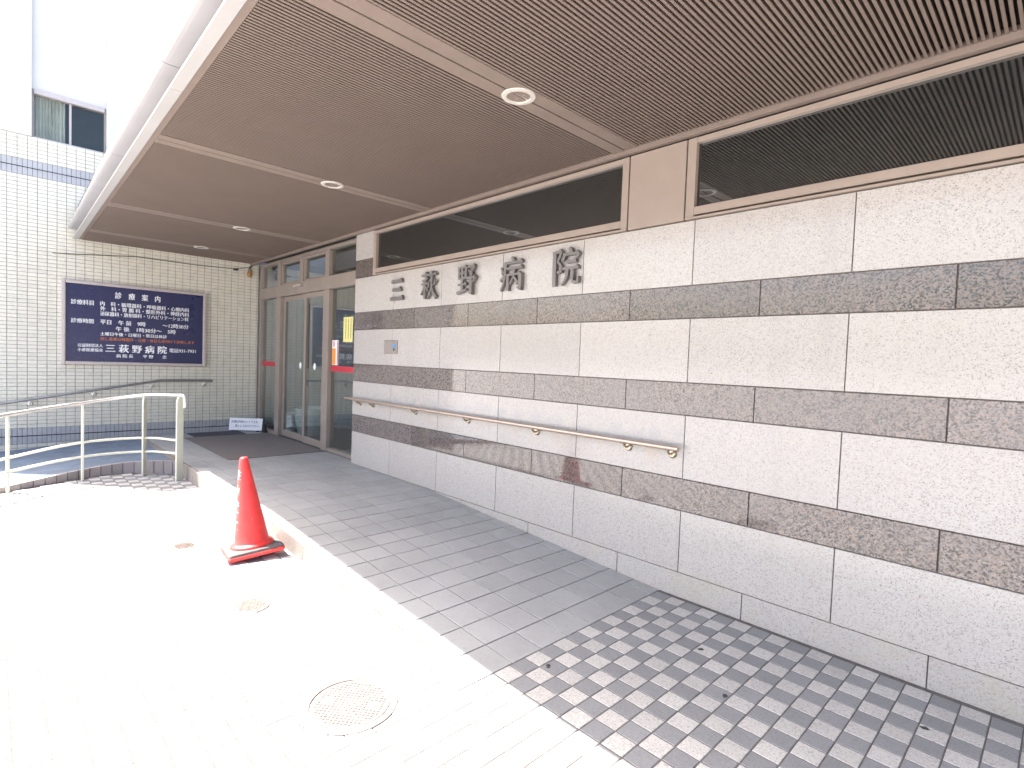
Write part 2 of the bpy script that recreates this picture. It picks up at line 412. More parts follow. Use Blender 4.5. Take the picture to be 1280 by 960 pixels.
acc = 0; cuts = [0]
for k in range(1, 401):
    d = math.hypot(ramp_edge_x(ss[k])-ramp_edge_x(ss[k-1]), ss[k]-ss[k-1]); acc += d
    if acc >= .105: cuts.append(k); acc = 0
cuts.append(400)
for a, b in zip(cuts, cuts[1:]):
    ya, yb = ss[a]+.003, ss[b]-.003
    if yb-ya < .02: continue
    q = []
    for y in (ya, yb):
        x = ramp_edge_x(y); q += [(x, y, PZ-.02), (x, y, rz(y)+.004), (x-.055, y, rz(y)+.004), (x-.055, y, PZ-.02)]
    MB().poly(q, [(0,1,2,3),(7,6,5,4),(0,4,5,1),(1,5,6,2),(2,6,7,3),(3,7,4,0)]).build("kerb_tile", 'kerbtile', ramp)

# ------------------------------------------------------------------ granite wall
XR = 3.2
gw = thing("granite_wall", "long striped wall of pale speckled granite with brown granite bands", "wall", (-2.0, WY+.1, PZ))
LB().box(-6.19, XR, WY+.012, GY+.6, -.3, 2.284).build("backing", 'joint', gw)
LB().box(-6.19, -5.77, WY+.012, GY+.6, 2.284, SOF).build("backing", 'joint', gw)
LX = [-6.2]+[-5.313+.8955*k for k in range(10)]
DX = [-4.886+.8968*k for k in range(-1, 10)]
rows = [(1.866, 2.282, 'gl', LX), (1.654, 1.866, 'gd', DX), (1.240, 1.654, 'gl', LX), (1.028, 1.240, 'gd', DX),
        (.613, 1.028, 'gl', LX), (.404, .613, 'gd', DX), (-.003, .404, 'gl', LX), (-.25, -.003, 'gl', DX)]
J = .0025
def panel(x0, x1, z0, z1, mat, y=WY, x_end=False):
    m = LB(); a, b = x0+J, x1-J; c, d = z0+J, z1-J; ch = .002; yb = y+.03
    m.poly([(a,yb,c),(b,yb,c),(b,yb,d),(a,yb,d),(a,y+ch,c),(b,y+ch,c),(b,y+ch,d),(a,y+ch,d),(a+ch,y,c+ch),(b-ch,y,c+ch),(b-ch,y,d-ch),(a+ch,y,d-ch)],
           [(0,1,5,4),(1,2,6,5),(2,3,7,6),(3,0,4,7),(4,5,9,8),(5,6,10,9),(6,7,11,10),(7,4,8,11),(8,9,10,11)])
    m.build("granite_panel" if mat == 'gl' else "granite_band", mat, gw)
for z0, z1, mat, xs in rows:
    if xs is DX: xs = [-6.2]+[q for q in DX if q > -6.1]
    if z0 < -.1: xs = [-6.2]+[-4.0+.897*k for k in range(9)]
    for a, b in zip(xs, xs[1:]):
        if a < XR-.1: panel(a, min(b, XR), z0, z1, mat)
panel(-6.2, -5.765, 2.282, 2.498, 'gd'); panel(-6.2, -5.765, 2.498, SOF-.002, 'gl')
# return of the wall at the entrance
for z0, z1, mat in [(r[0], r[1], r[2]) for r in rows[:-1]]+[(2.282, 2.498, 'gd'), (2.498, SOF-.002, 'gl')]:
    LB().box(-6.2, -6.19-.0005, WY+.031, GY-.06, z0+J, z1-J).build("granite_panel" if mat == 'gl' else "granite_band", mat, gw)

# ------------------------------------------------------------------ clerestory windows and column casing
def frame_win(x0, x1, gx0, gx1, label):
    t = thing("clerestory_window", label, "window", ((x0+x1)/2, WY, 2.3), "clerestory windows over the granite wall")
    gz0, gz1 = 2.362, 2.765; zb, zt = 2.30, SOF-.036; y0, y1 = WY-.012, WY+.06
    LB().box(x0, gx0, y0, y1, zb, zt).build("frame_stile", 'frame', t, bevel=.002)
    if gx1 < x1: LB().box(gx1, x1, y0, y1, zb, zt).build("frame_stile", 'frame', t, bevel=.002)
    LB().box(gx0+.0005, gx1-.0005, y0+.001, y1, gz1, zt-.001).build("frame_head", 'frame', t, bevel=.002)
    LB().box(gx0+.0005, gx1-.0005, y0+.001, y1, zb+.012, gz0).build("frame_rail", 'frame', t, bevel=.002)
    LB().box(x0+.002, x1-.002, y0-.006, y1, 2.285, 2.2995).build("sill", 'frame', t, bevel=.002)
    LB().box(gx0-.01, gx1+.01, WY+.022, WY+.03, gz0-.01, gz1+.01).build("pane", 'dglass', t)
frame_win(-5.762, -2.243, -5.70, -2.297, "long dark clerestory window above the raised characters on the granite wall")
frame_win(-1.797, XR, -1.738, XR-.06, "dark clerestory window at the right, beyond the bronze column casing")
cc = thing("column_casing", "plain bronze metal casing between the two clerestory windows", "casing", (-2.02, WY, 2.285))
LB().box(-2.233, -1.807, WY-.012, WY+.06, 2.287, SOF-.036).build("panel", 'frame', cc, bevel=.003)
LB().box(-2.2425, -2.2335, WY+.004, WY+.06, 2.287, SOF-.036).build("groove", 'dark', cc)
LB().box(-1.8065, -1.7975, WY+.004, WY+.06, 2.287, SOF-.036).build("groove", 'dark', cc)

# ------------------------------------------------------------------ canopy
def ye(x): return .743 + .0145*(-3.69-x)        # outer edge of the canopy
cp = thing("canopy", "wide entrance canopy with brown slatted soffit and white edge", "canopy", (-4.0, 2.0, SOF))
XC0, XC1 = WX+.012, 3.3
def strip(name, mat, pr, x0, x1, bevel=0):
    m = LB(); m.prism(pr, lambda p: (x0, ye(x0)+p[0], p[1]), lambda p: (x1, ye(x1)+p[0], p[1])); return m.build(name, mat, cp, bevel=bevel)
jx = [XC0, -7.92, -5.75, -3.70, -1.55, .6, XC1]
for a, b in zip(jx, jx[1:]):
    strip("edge_strip", 'fascia', [(0, SOF), (.07, SOF), (.07, SOF+.12), (.055, SOF+.12), (.05, SOF+.02), (0, SOF+.012)], a+.003, b-.003, .004)
jx = [XC0+.02, -7.81, -5.71, -3.68, -1.5, .65, XC1]
gp = [(.052, 2.957), (-.012, 2.957), (-.03, 2.960), (-.043, 2.967), (-.05, 2.978), (-.052, 2.992), (.052, 2.992)]
for a, b in zip(jx, jx[1:]):
    o = strip("gutter", 'gutter', gp, a+.004, b-.004)
strip("gutter_backing", 'dark', [(-.035, 2.972), (-.04, 2.99), (.05, 2.99), (.05, 2.972)], XC0+.03, XC1)
strip("inner_trim", 'bronze', [(.0705, SOF+.004), (.105, SOF+.004), (.105, SOF+.05), (.0705, SOF+.05)], XC0, XC1)
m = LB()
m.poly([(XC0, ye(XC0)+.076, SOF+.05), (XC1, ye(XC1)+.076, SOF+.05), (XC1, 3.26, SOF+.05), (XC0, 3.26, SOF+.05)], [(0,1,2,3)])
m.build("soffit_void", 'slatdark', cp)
seams = [-8.92, -7.116, -4.63, -2.258, .13, 2.5]
for s in seams:
    for a, b in ((s-.098, s-.006), (s+.006, s+.098)):
        m = LB(); m.prism([(0, 0), (1, 0), (1, 1), (0, 1)], lambda p: ((a, b)[p[0]], ye(a)+.106, SOF-.003+.03*p[1]), lambda p: ((a, b)[p[0]], 3.19, SOF-.003+.03*p[1]))
        m.build("seam_bar", 'bronze', cp, bevel=.002)
LB().box(XC0, XC1, 3.19, 3.235, SOF-.028, SOF+.03).build("wall_trim", 'bronze', cp, bevel=.003)
SP = .02557; stuff = LB(); x = XC0+.01; nslat = 0
while x < XC1-.02:
    if all(abs(x+.007-s) > .108 for s in seams):
        b = stuff if (x < -5.2 or x > .35) else LB()
        y0 = ye(x)+.106; xa, xb = x, x+.0135
        b.poly([(xa+.002,y0,SOF),(xb-.002,y0,SOF),(xb-.002,3.185,SOF),(xa+.002,3.185,SOF),(xa,y0,SOF+.0015),(xb,y0,SOF+.0015),(xb,3.185,SOF+.0015),(xa,3.185,SOF+.0015),
                (xa+.005,y0,SOF+.0045),(xb-.005,y0,SOF+.0045),(xb-.005,3.185,SOF+.0045),(xa+.005,3.185,SOF+.0045),(xa+.005,y0,SOF+.047),(xb-.005,y0,SOF+.047),(xb-.005,3.185,SOF+.047),(xa+.005,3.185,SOF+.047)],
               [(0,3,2,1),(0,1,5,4),(1,2,6,5),(2,3,7,6),(3,0,4,7),(4,5,9,8),(5,6,10,9),(6,7,11,10),(7,4,8,11),(8,9,13,12),(9,10,14,13),(10,11,15,14),(11,8,12,15)])
        if b is not stuff: b.build("slat", 'slat', cp); nslat += 1
    x += SP
tag(stuff.build("slats", 'slat', cp), kind='stuff')
m = LB(); m.prism([(0, SOF+.055), (1, SOF+.055), (1, 3.3), (0, 3.3)], lambda p: (XC0, ye(XC0)+.056 if p[0] == 0 else 3.7, p[1]), lambda p: (XC1, ye(XC1)+.056 if p[0] == 0 else 3.7, p[1]))
m.box(XC0, XC1, 4.6, 8.2, SOF+.055, 3.3); m.box(-6.9, XC1, 3.7005, 4.5995, SOF+.055, 3.3)   # made-up gap in the unseen roof, added to let daylight reach the pots
m.build("roof_slab", 'inner', cp)
# recessed lights
for (lx, ly, lab) in [(-2.262, 2.152, "round white downlight in the soffit nearest the bronze column casing"), (-4.62, 2.172, "round downlight in the second soffit seam, above the orange cone"),
                      (-7.114, 2.205, "small downlight in the third soffit seam towards the doors"), (-8.912, 2.215, "farthest downlight, close to the tiled wall")]:
    t = thing("downlight", lab, "light", (lx, ly, SOF), "downlights in the canopy soffit")
    MB().lathe([(.072, .02), (.066, -.004), (.07, -.010), (.094, -.008), (.098, -.003), (.098, .001)], seg=40).build("trim_ring", 'glow', t, smooth=True)
    MB().lathe([(.0001, .0035), (.03, .004), (.055, .002), (.068, -.004)], seg=32).build("reflector", 'lampin', t, smooth=True)
    for sg in (-1, 1): MB().lathe([(.0001, -.004), (.008, -.003), (.011, .003)], (sg*.028, .012, 0), seg=14).build("lamp_pin", 'plate', t, smooth=True)

# ------------------------------------------------------------------ raised characters
def hs(x0, x1, y, w=8):        # horizontal stroke with a brush-end triangle at the right
    return [(x0, y-w/2), (x1, y-w/2), (x1+1, y), (x1-5, y+w/2+5.5), (x1-13, y+w/2), (x0, y+w/2)]
def vs_(x, y0, y1, w=13): return [(x-w/2, y0), (x+w/2, y0), (x+w/2, y1-3), (x+w/2+1.5, y1), (x-w/2-2.5, y1+1), (x-w/2, y1-5)]
def tp(pts, w0, w1):
    P = [Vector((*p, 0)) for p in pts]; L = []; Rr = []; n = len(P)
    for i, p in enumerate(P):
        T = (P[min(i+1, n-1)]-P[max(i-1, 0)]).normalized(); N = Vector((-T.y, T.x, 0)); w = w0+(w1-w0)*i/(n-1)
        L.append(p+N*w/2); Rr.append(p-N*w/2)
    return [(q.x, q.y) for q in L+Rr[::-1]]
G = {
 'three': [hs(12, 88, 82, 13), hs(19, 81, 48, 13), hs(4, 96, 12, 14)],
 'bush_clover': [hs(3, 97, 88), vs_(31, 77, 101, 11), vs_(69, 77, 101, 11), tp([(44, 78), (28, 70), (8, 67)], 10, 4), hs(3, 47, 55, 8), vs_(27, -2, 73, 12),
      tp([(26, 54), (16, 32), (1, 16)], 10, 4), tp([(30, 48), (38, 40), (47, 28)], 5, 11), tp([(54, 62), (54, 50), (49, 40)], 6, 10), tp([(94, 66), (88, 54), (79, 46)], 11, 5),
      tp([(72, 78), (71, 42), (62, 18), (46, -1)], 13, 4), tp([(72, 42), (82, 18), (99, 0)], 7, 14)],
 'field': [vs_(9, 54, 97, 10), vs_(47, 54, 97, 12), hs(9, 50, 95, 7), hs(12, 44, 75, 6), hs(12, 44, 56, 6), vs_(28, 12, 95, 12), hs(5, 52, 36, 7), tp([(0, 7), (28, 11), (54, 18)], 10, 7),
      hs(58, 95, 94, 8), tp([(92, 93), (84, 82), (72, 72)], 10, 6), tp([(62, 84), (72, 76), (84, 66)], 6, 12), hs(53, 99, 56, 8), tp([(98, 57), (94, 48), (86, 40)], 10, 5),
      vs_(77, 3, 56, 13), tp([(83, 2), (74, 2), (62, 13)], 10, 4)],
 'illness': [tp([(50, 104), (56, 98), (60, 89)], 7, 13), hs(20, 99, 86, 8), tp([(23, 88), (22, 48), (16, 20), (3, -1)], 13, 5), tp([(3, 74), (8, 66), (13, 54)], 6, 11), tp([(1, 32), (12, 38), (20, 46)], 9, 7),
      hs(30, 99, 68, 8), vs_(36, -2, 50, 12), vs_(91, 2, 50, 13), hs(36, 92, 48, 7), tp([(64, 68), (62, 40), (45, 17)], 11, 4), tp([(63, 42), (72, 32), (82, 18)], 6, 12), tp([(97, 1), (89, 0), (78, 7)], 9, 4)],
 'institution': [vs_(9, -3, 97, 13), hs(9, 36, 95, 8), tp([(34, 96), (29, 82), (21, 68)], 10, 6), tp([(21, 68), (35, 54), (35, 38), (20, 36)], 8, 9), tp([(64, 104), (68, 98), (71, 88)], 7, 13),
      tp([(46, 90), (45, 80), (40, 68)], 9, 12), hs(44, 98, 85, 8), tp([(98, 86), (94, 77), (87, 69)], 11, 5), hs(52, 90, 64, 8), hs(42, 99, 45, 8),
      tp([(60, 45), (58, 24), (50, 10), (38, -2)], 12, 4), tp([(78, 45), (77, 14), (81, 4), (98, 4), (99, 20)], 12, 6)],
}
for i, (gname, kanji) in enumerate([('three', 'leftmost, of three bars'), ('bush_clover', 'second from the left'), ('field', 'third and middle one'), ('illness', 'fourth from the left'), ('institution', 'rightmost of the five')]):
    cx = -5.205+.6065*i; zc = 2.083; S = .268/100
    t = thing("raised_character", f"dark metal character on the granite wall, {kanji}", "lettering", (cx, WY, zc-.14), "raised characters on the granite wall")
    m = LB()
    for k, pl in enumerate(G[gname]):
        d = .034+.0006*k
        P = [(cx+(p[0]-50)*S*1.02, zc+(p[1]-50)*S) for p in pl]
        m.prism(P, lambda p: (p[0], WY-d, p[1]), lambda p: (p[0], WY-.006, p[1]))
    m.build("character", 'letter', t)
    m = LB()
    for k, pl in enumerate(G[gname][:3]):
        c0 = (sum(p[0] for p in pl)/len(pl), sum(p[1] for p in pl)/len(pl))
        X, Zz = cx+(c0[0]-50)*S, zc+(c0[1]-50)*S
        m.box(X-.004, X+.004, WY-.008, WY+.002, Zz-.004, Zz+.004)
    m.build("stud", 'steel', t)

# ------------------------------------------------------------------ handrail on the granite wall
hr = thing("handrail", "bronze handrail on round brackets along the granite wall", "handrail", (-4.0, WY-.06, .8))
LB().tube([(-6.27, WY-.062, .812), (-1.735, WY-.062, .812)], .017, 14).build("rail", 'railbronze', hr, smooth=True)
for bx in (-5.99, -5.68, -4.80, -3.926, -3.036, -2.147, -1.807):
    b = LB().tube([(bx, WY+.001, .77), (bx, WY-.035, .768), (bx, WY-.056, .780), (bx, WY-.062, .80)], .0075, 8).build("bracket", 'brass', hr, smooth=True)
    m = LB(); seg = 16; prof2 = [(.0, -.018), (.022, -.016), (.03, -.008), (.031, .001)]
    pts = [(bx+r*math.cos(2*math.pi*k/seg), WY+o, .768+r*math.sin(2*math.pi*k/seg)) for r, o in prof2 for k in range(seg)]
    m.poly(pts, [(i*seg+k, i*seg+(k+1) % seg, (i+1)*seg+(k+1) % seg, (i+1)*seg+k) for i in range(3) for k in range(seg)])
    m.build("rosette", 'brass', b, smooth=True)
# call plate
cpz = thing("call_plate", "small square metal plate with a blue button on the granite wall", "plate", (-5.331, WY, 1.449))
LB().box(-5.468, -5.194, WY-.010, WY+.002, 1.374, 1.524).build("plate", 'plate', cpz, bevel=.003)
MB().poly([(.055,-.0125,-.012),(.095,-.0125,-.012),(.108,-.0125,.03),(.042,-.0125,.03)], [(0,1,2,3)]).build("blue_button", 'bluebtn', cpz)
MB().box(.066, .084, -.014, -.0105, -.042, -.014).build("slot", 'black', cpz)

# ------------------------------------------------------------------ entrance screen and sliding doors
es = thing("entrance_screen", "bronze framed glass entrance screen with transom lights and sliding doors", "entrance", (-8.0, GY, 0))
def fr(name, x0, x1, z0, z1, y0=GY-.05, y1=GY+.05, parent=es, mat='doorframe', bev=.003): return LB().box(x0, x1, y0, y1, z0, z1).build(name, mat, parent, bevel=bev)
ZT0, ZT1 = 2.238, 2.418
fr("post", WX+.002, -9.86+.115, 0, SOF-.002)
fr("header", -9.742, -6.202, ZT0, ZT1, GY-.065, GY+.065)
fr("top_rail", -9.742, -6.202, SOF-.05, SOF-.002)
for a, b in ((-9.03, -8.90), (-8.15, -8.03), (-7.29, -7.17)): fr("mullion", a, b, ZT1+.001, SOF-.051)
fr("jamb", -9.03, -8.86, 0, ZT0-.001, GY-.06, GY+.06); fr("jamb", -7.30, -7.13, 0, ZT0-.001, GY-.06, GY+.06)
fr("sill", -9.742, -9.031, 0, .05); fr("sill", -7.129, -6.202, 0, .05)
def pane(x0, x1, z0, z1, y=GY, parent=es, mat='glass'):
    m = LB(); m.box(x0, x1, y-.004, y+.004, z0, z1); return m.build("pane", mat, parent)
for a, b in ((-9.742, -9.03), (-8.90, -8.15), (-8.03, -7.29), (-7.17, -6.202)): pane(a, b, ZT1, SOF-.05)
for a, b in ((-8.9, -8.15), (-8.03, -7.29)):
    fr("sash", a+.001, a+.03, ZT1+.002, SOF-.052, GY-.03, GY+.03); fr("sash", b-.03, b-.001, ZT1+.002, SOF-.052, GY-.03, GY+.03)
    fr("sash", a+.031, b-.031, ZT1+.002, ZT1+.035, GY-.029, GY+.029); fr("sash", a+.031, b-.031, SOF-.082, SOF-.052, GY-.029, GY+.029)
p1 = pane(-9.742, -9.03, .05, ZT0); p2 = pane(-7.13, -6.202, .05, ZT0)
for (a, b, p) in ((-9.741, -9.031, p1), (-7.129, -6.203, p2)):
    LB().box(a, b, GY-.0065, GY-.0045, 1.115, 1.19).build("red_stripe", 'redfilm', p)
for a, b, yo in ((-8.858, -7.93, GY+.012), (-7.99, -7.302, GY-.018)):
    d = bpy.data.objects.new("sliding_door", None); col.objects.link(d); d.parent = es; d.location = ((a+b)/2+8.0, yo-GY, 0)
    w = LB
    y0, y1 = yo-.016, yo+.012
    LB().box(a, a+.06, y0, y1, .012, ZT0-.004).build("stile", 'doorframe', d, bevel=.002)
    LB().box(b-.06, b, y0, y1, .012, ZT0-.004).build("stile", 'doorframe', d, bevel=.002)
    LB().box(a+.0605, b-.0605, y0+.001, y1, .012, .11).build("bottom_rail", 'doorframe', d, bevel=.002)
    LB().box(a+.0605, b-.0605, y0+.001, y1, ZT0-.075, ZT0-.004).build("top_rail", 'doorframe', d, bevel=.002)
    LB().box(a+.05, b-.05, yo-.004, yo+.004, .1, ZT0-.07).build("pane", 'glass', d)
    sx = -8.19 if a < -8.5 else -7.62
    seg = 20; m = LB(); m.poly([(sx+.04*math.cos(2*math.pi*k/seg), yo-.0055, 1.16+.05*math.sin(2*math.pi*k/seg)) for k in range(seg)], [tuple(range(seg))]); m.build("round_sticker", 'ink', d)
fr("sensor", -8.24, -8.0, 2.335, 2.37, GY-.115, GY-.066, mat='signframe')
# notices on the glass
n = thing("notice", "yellow paper notice taped to the glass beside the granite wall", "notice", (-6.66, GY-.008, 1.52))
LB().box(-6.79, -6.53, GY-.0075, GY-.0055, 1.515, 1.845).build("sheet", 'yellow', n)
for k in range(3):
    m = LB(); rnd = random.Random(k); z = 1.82
    while z > 1.56:
        h = rnd.uniform(.008, .02); m.box(-6.58-.07*k-.008, -6.58-.07*k+.008, GY-.0085, GY-.0078, z-h, z); z -= h+.006
    tag(m.build("writing", 'inkblack', n), kind='stuff')
n = thing("sticker", "orange and white vertical sticker on the glass by the door jamb", "sticker", (-7.02, GY-.008, 1.19))
LB().box(-7.105, -6.925, GY-.0075, GY-.0055, 1.2, 1.54).build("sheet", 'ink', n)
LB().box(-7.10, -7.0, GY-.0088, GY-.0078, 1.205, 1.43).build("orange_field", 'oranges', n)
LB().box(-6.955, -6.93, GY-.0088, GY-.0078, 1.205, 1.53).build("red_edge", 'redfilm', n)
m = LB()
for k in range(7): m.box(-7.09, -7.02, GY-.0088, GY-.0078, 1.45+.011*k, 1.456+.011*k)
tag(m.build("writing", 'redfilm', n), kind='stuff')
# hall behind the glass
hall = MB()
hall.poly([(-10.6,GY+.1,0),(-6.19,GY+.1,0),(-6.19,8.1,0),(-10.6,8.1,0)], [(0,1,2,3)]); tag(hall.build("hall_floor", 'inner2'), kind='structure')
tag(MB().box(-10.7, XR, 8.1, 8.2, -.3, 3.3).build("hall_wall_back", 'inner'), kind='structure')
tag(MB().box(-6.19, -6.1, 4.01, 8.1, -.3, 3.3).build("hall_wall_right", 'inner'), kind='structure')
tag(MB().poly([(-10.7,GY+.06,2.84),(-6.19,GY+.06,2.84),(-6.19,3.72,2.84),(-10.7,3.72,2.84),(-10.7,4.58,2.84),(-6.19,4.58,2.84),(-6.19,8.1,2.84),(-10.7,8.1,2.84)], [(0,1,2,3),(4,5,6,7)]).build("hall_ceiling", 'inner'), kind='structure')  # ceiling split under the added roof gap, to brighten the hall
def pot(x, y, r, h, label):
    t = thing("plant_pot", label, "pot", (x, y, 0), "planters inside the entrance hall")
    MB().lathe([(.0, .0), (r*.72, 0), (r*.78, .03), (r*.95, h*.7), (r, h*.95), (r*1.04, h), (r*.95, h), (r*.9, h*.9), (.0, h*.88)], seg=28).build("pot", 'pot', t, smooth=True)
    MB().lathe([(.0, h*.885), (r*.5, h*.892), (r*.89, h*.885)], seg=24).build("soil", 'stain', t, smooth=True)
pot(-8.74, 3.86, .30, .45, "large pale glazed pot seen through the sliding doors")
pot(-9.52, 3.80, .17, .30, "smaller pale pot seen through the side glass")

# ------------------------------------------------------------------ door mats and low board
def slab(name, label, cat, x0, x1, y0, y1, z1, mat):
    o = MB().box(x0, x1, y0, y1, -.003, z1).build(name, mat, bevel=.004); return tag(o, label, cat)
slab("door_mat", "large grey brown mat laid before the sliding doors", "mat", -9.25, -7.13, 2.1, 3.33, .010, 'mat')
slab("door_mat", "small dark mat at the tiled wall beside the large mat", "mat", -9.72, -9.26, 2.25, 3.0, .012, 'mat2')
wb = thing("notice_board", "low white notice board standing across the corner by the door", "board", (-9.60, 3.08, 0), rot=(R(-12), 0, math.atan2(3.30-2.92, -9.43+9.75)))
MB().box(-.27, .27, -.008, .008, .02, .225).build("panel", 'paper', wb, bevel=.004)
for s in (-.2, .2): MB().box(s-.015, s+.015, -.02, .10, 0, .02).build("foot", 'black', wb)
fit_text("writing", "玄関は外部マットで土を", 'inkblack', wb, (-.235, -.0095, .165), (1, 0, 0), (0, 0, 1), .43, .042)
fit_text("writing", "落としてお入り下さい。", 'inkblack', wb, (-.17, -.0095, .095), (1, 0, 0), (0, 0, 1), .40, .042)
dsb = thing("door_stop", "small black block on the floor beside the white board", "block", (-9.38, 3.32, 0))
MB().lathe([(.0, .0), (.06, 0), (.06, .02), (.03, .035), (.022, .11), (.03, .13), (.0, .135)], seg=16).build("block", 'black', dsb, smooth=True)

# ------------------------------------------------------------------ tiled building on the left
tb = thing("tiled_building", "pale building with cream wall tiles below and white render above", "building", (WX, 1.0, PZ))
YB0, YB1 = -1.15, 3.34
ZTOP = 4.11
LB().box(WX-.35, WX-.008, YB0, YB1, -.4, ZTOP).build("wall_core", 'tilegrout', tb)
LB().box(WX-6, WX-.351, YB0+.01, 8.1, -.4, ZTOP+.001).build("wall_mass", 'white', tb)
CP = .1018; tiles = []
def rowset(z0, z1, n, half=False):
    h = (z1-z0)/n; w = CP/2 if half else CP
    for r in range(n):
        k0 = math.floor((YB0-.158)/w)
        for k in range(k0, 200):
            a = .158+k*w; b = a+w
            if a > YB1: break
            if b < YB0+.02: continue
            a = max(a, YB0); b = min(b, YB1)
            if b-a < .02: continue
            tiles.append(((a+b)/2, z0+(r+.5)*h, b-a-.0062, h-.0052, half))
rowset(-.027-4*.0515, -.027, 4); rowset(-.027, .191, 2, True); rowset(.191, 3.586, 66); rowset(3.586, 3.797, 2, True); rowset(3.797, ZTOP, 6)
def wtile(m, y, z, w, h):
    a, b = w/2, h/2; ch = .0012; d = .009
    m.poly([(-d,y-a,z-b),(-d,y+a,z-b),(-d,y+a,z+b),(-d,y-a,z+b),(-ch,y-a,z-b),(-ch,y+a,z-b),(-ch,y+a,z+b),(-ch,y-a,z+b),(0,y-a+ch,z-b+ch),(0,y+a-ch,z-b+ch),(0,y+a-ch,z+b-ch),(0,y-a+ch,z+b-ch)],
           [(0,1,5,4),(1,2,6,5),(2,3,7,6),(3,0,4,7),(4,5,9,8),(5,6,10,9),(6,7,11,10),(7,4,8,11),(8,9,10,11)])
def vis(t):
    y, z, w, h, hf = t
    if y < .15 or z < .0 : return 9
    if .69 < y < 2.54 and 1.05 < z < 2.28: return 8
    if z > SOF-.1: return 7
    return (abs(z-1.1)*.6+abs(y-.5)) if not hf else 7
tiles.sort(key=vis); wm = {}
st = {False: LB(), True: LB()}
for i, (y, z, w, h, hf) in enumerate(tiles):
    if i < 300:
        key = (round(w, 4), round(h, 4), hf)
        if key not in wm:
            q = MB(); wtile(q, 0, 0, w, h); wm[key] = q.mesh("wall_tile"); wm[key].materials.append(MT['tileblue' if hf else 'tile'])
        link("wall_tile", wm[key], None, tb, loc=ploc(tb, (WX+random.uniform(-.0008, .0006), y, z)))
    else:
        q = MB(); wtile(q, y, z, w, h); dx = random.uniform(-.0008, .0006)
        st[hf].poly([(a+WX+dx, b, c) for a, b, c in q.v], q.f)
tag(st[False].build("wall_tiles", 'tile', tb), kind='stuff'); tag(st[True].build("accent_tiles", 'tileblue', tb), kind='stuff')
for z in (.082, 3.6915):
    LB().box(WX-.004, WX+.0012, YB0, YB1, z-.006, z+.006).build("accent_joint", 'dark', tb)
# white render above, with a recessed window bay
HT = 7.35
LB().box(WX-.35, WX+.012, YB0, .405, ZTOP+.002, HT).build("render_panel", 'white', tb, bevel=.004)
LB().box(WX-.35, WX+.012, 1.215, YB1+4, ZTOP+.002, HT).build("render_panel", 'white', tb, bevel=.004)
LB().box(WX-.35, WX-.07, .4052, 1.2148, 4.77, HT).build("render_panel", 'white', tb)
LB().box(WX-6, WX-.351, YB0+.01, 8.1, ZTOP+.002, HT-.02).build("upper_mass", 'white', tb)
w = bpy.data.objects.new("window", None); col.objects.link(w); w.parent = tb; w.location = (-.1, -.19, ZTOP+.05-PZ)
wf = lambda n, x0, x1, y0, y1, z0, z1, mat: LB().box(x0, x1, y0, y1, z0, z1).build(n, mat, w)
wf("frame", WX-.12, WX-.06, .406, .43, ZTOP+.003, 4.765, 'plate'); wf("frame", WX-.12, WX-.06, 1.19, 1.214, ZTOP+.003, 4.765, 'plate')
wf("head", WX-.12, WX-.03, .4305, 1.1895, 4.70, 4.765, 'signframe'); wf("sill", WX-.12, WX-.06, .4305, 1.1895, ZTOP+.003, ZTOP+.03, 'signframe')
wf("meeting_stile", WX-.10, WX-.075, .80, .825, ZTOP+.031, 4.699, 'signframe')
wf("pane", WX-.093, WX-.088, .4305, 1.1895, ZTOP+.031, 4.699, 'winglass')
m = LB(); N = 40
pts = [(WX-.17+.022*math.sin(k*1.5), .415+k*.35/N, z) for z in (ZTOP+.004, 4.76) for k in range(N+1)]
m.poly(pts, [(k, k+1, N+2+k, N+1+k) for k in range(N)]); m.build("curtain", 'curtain', w, smooth=True)
wf("dark_room", WX-.345, WX-.34, .406, 1.214, ZTOP+.003, 4.769, 'dark')

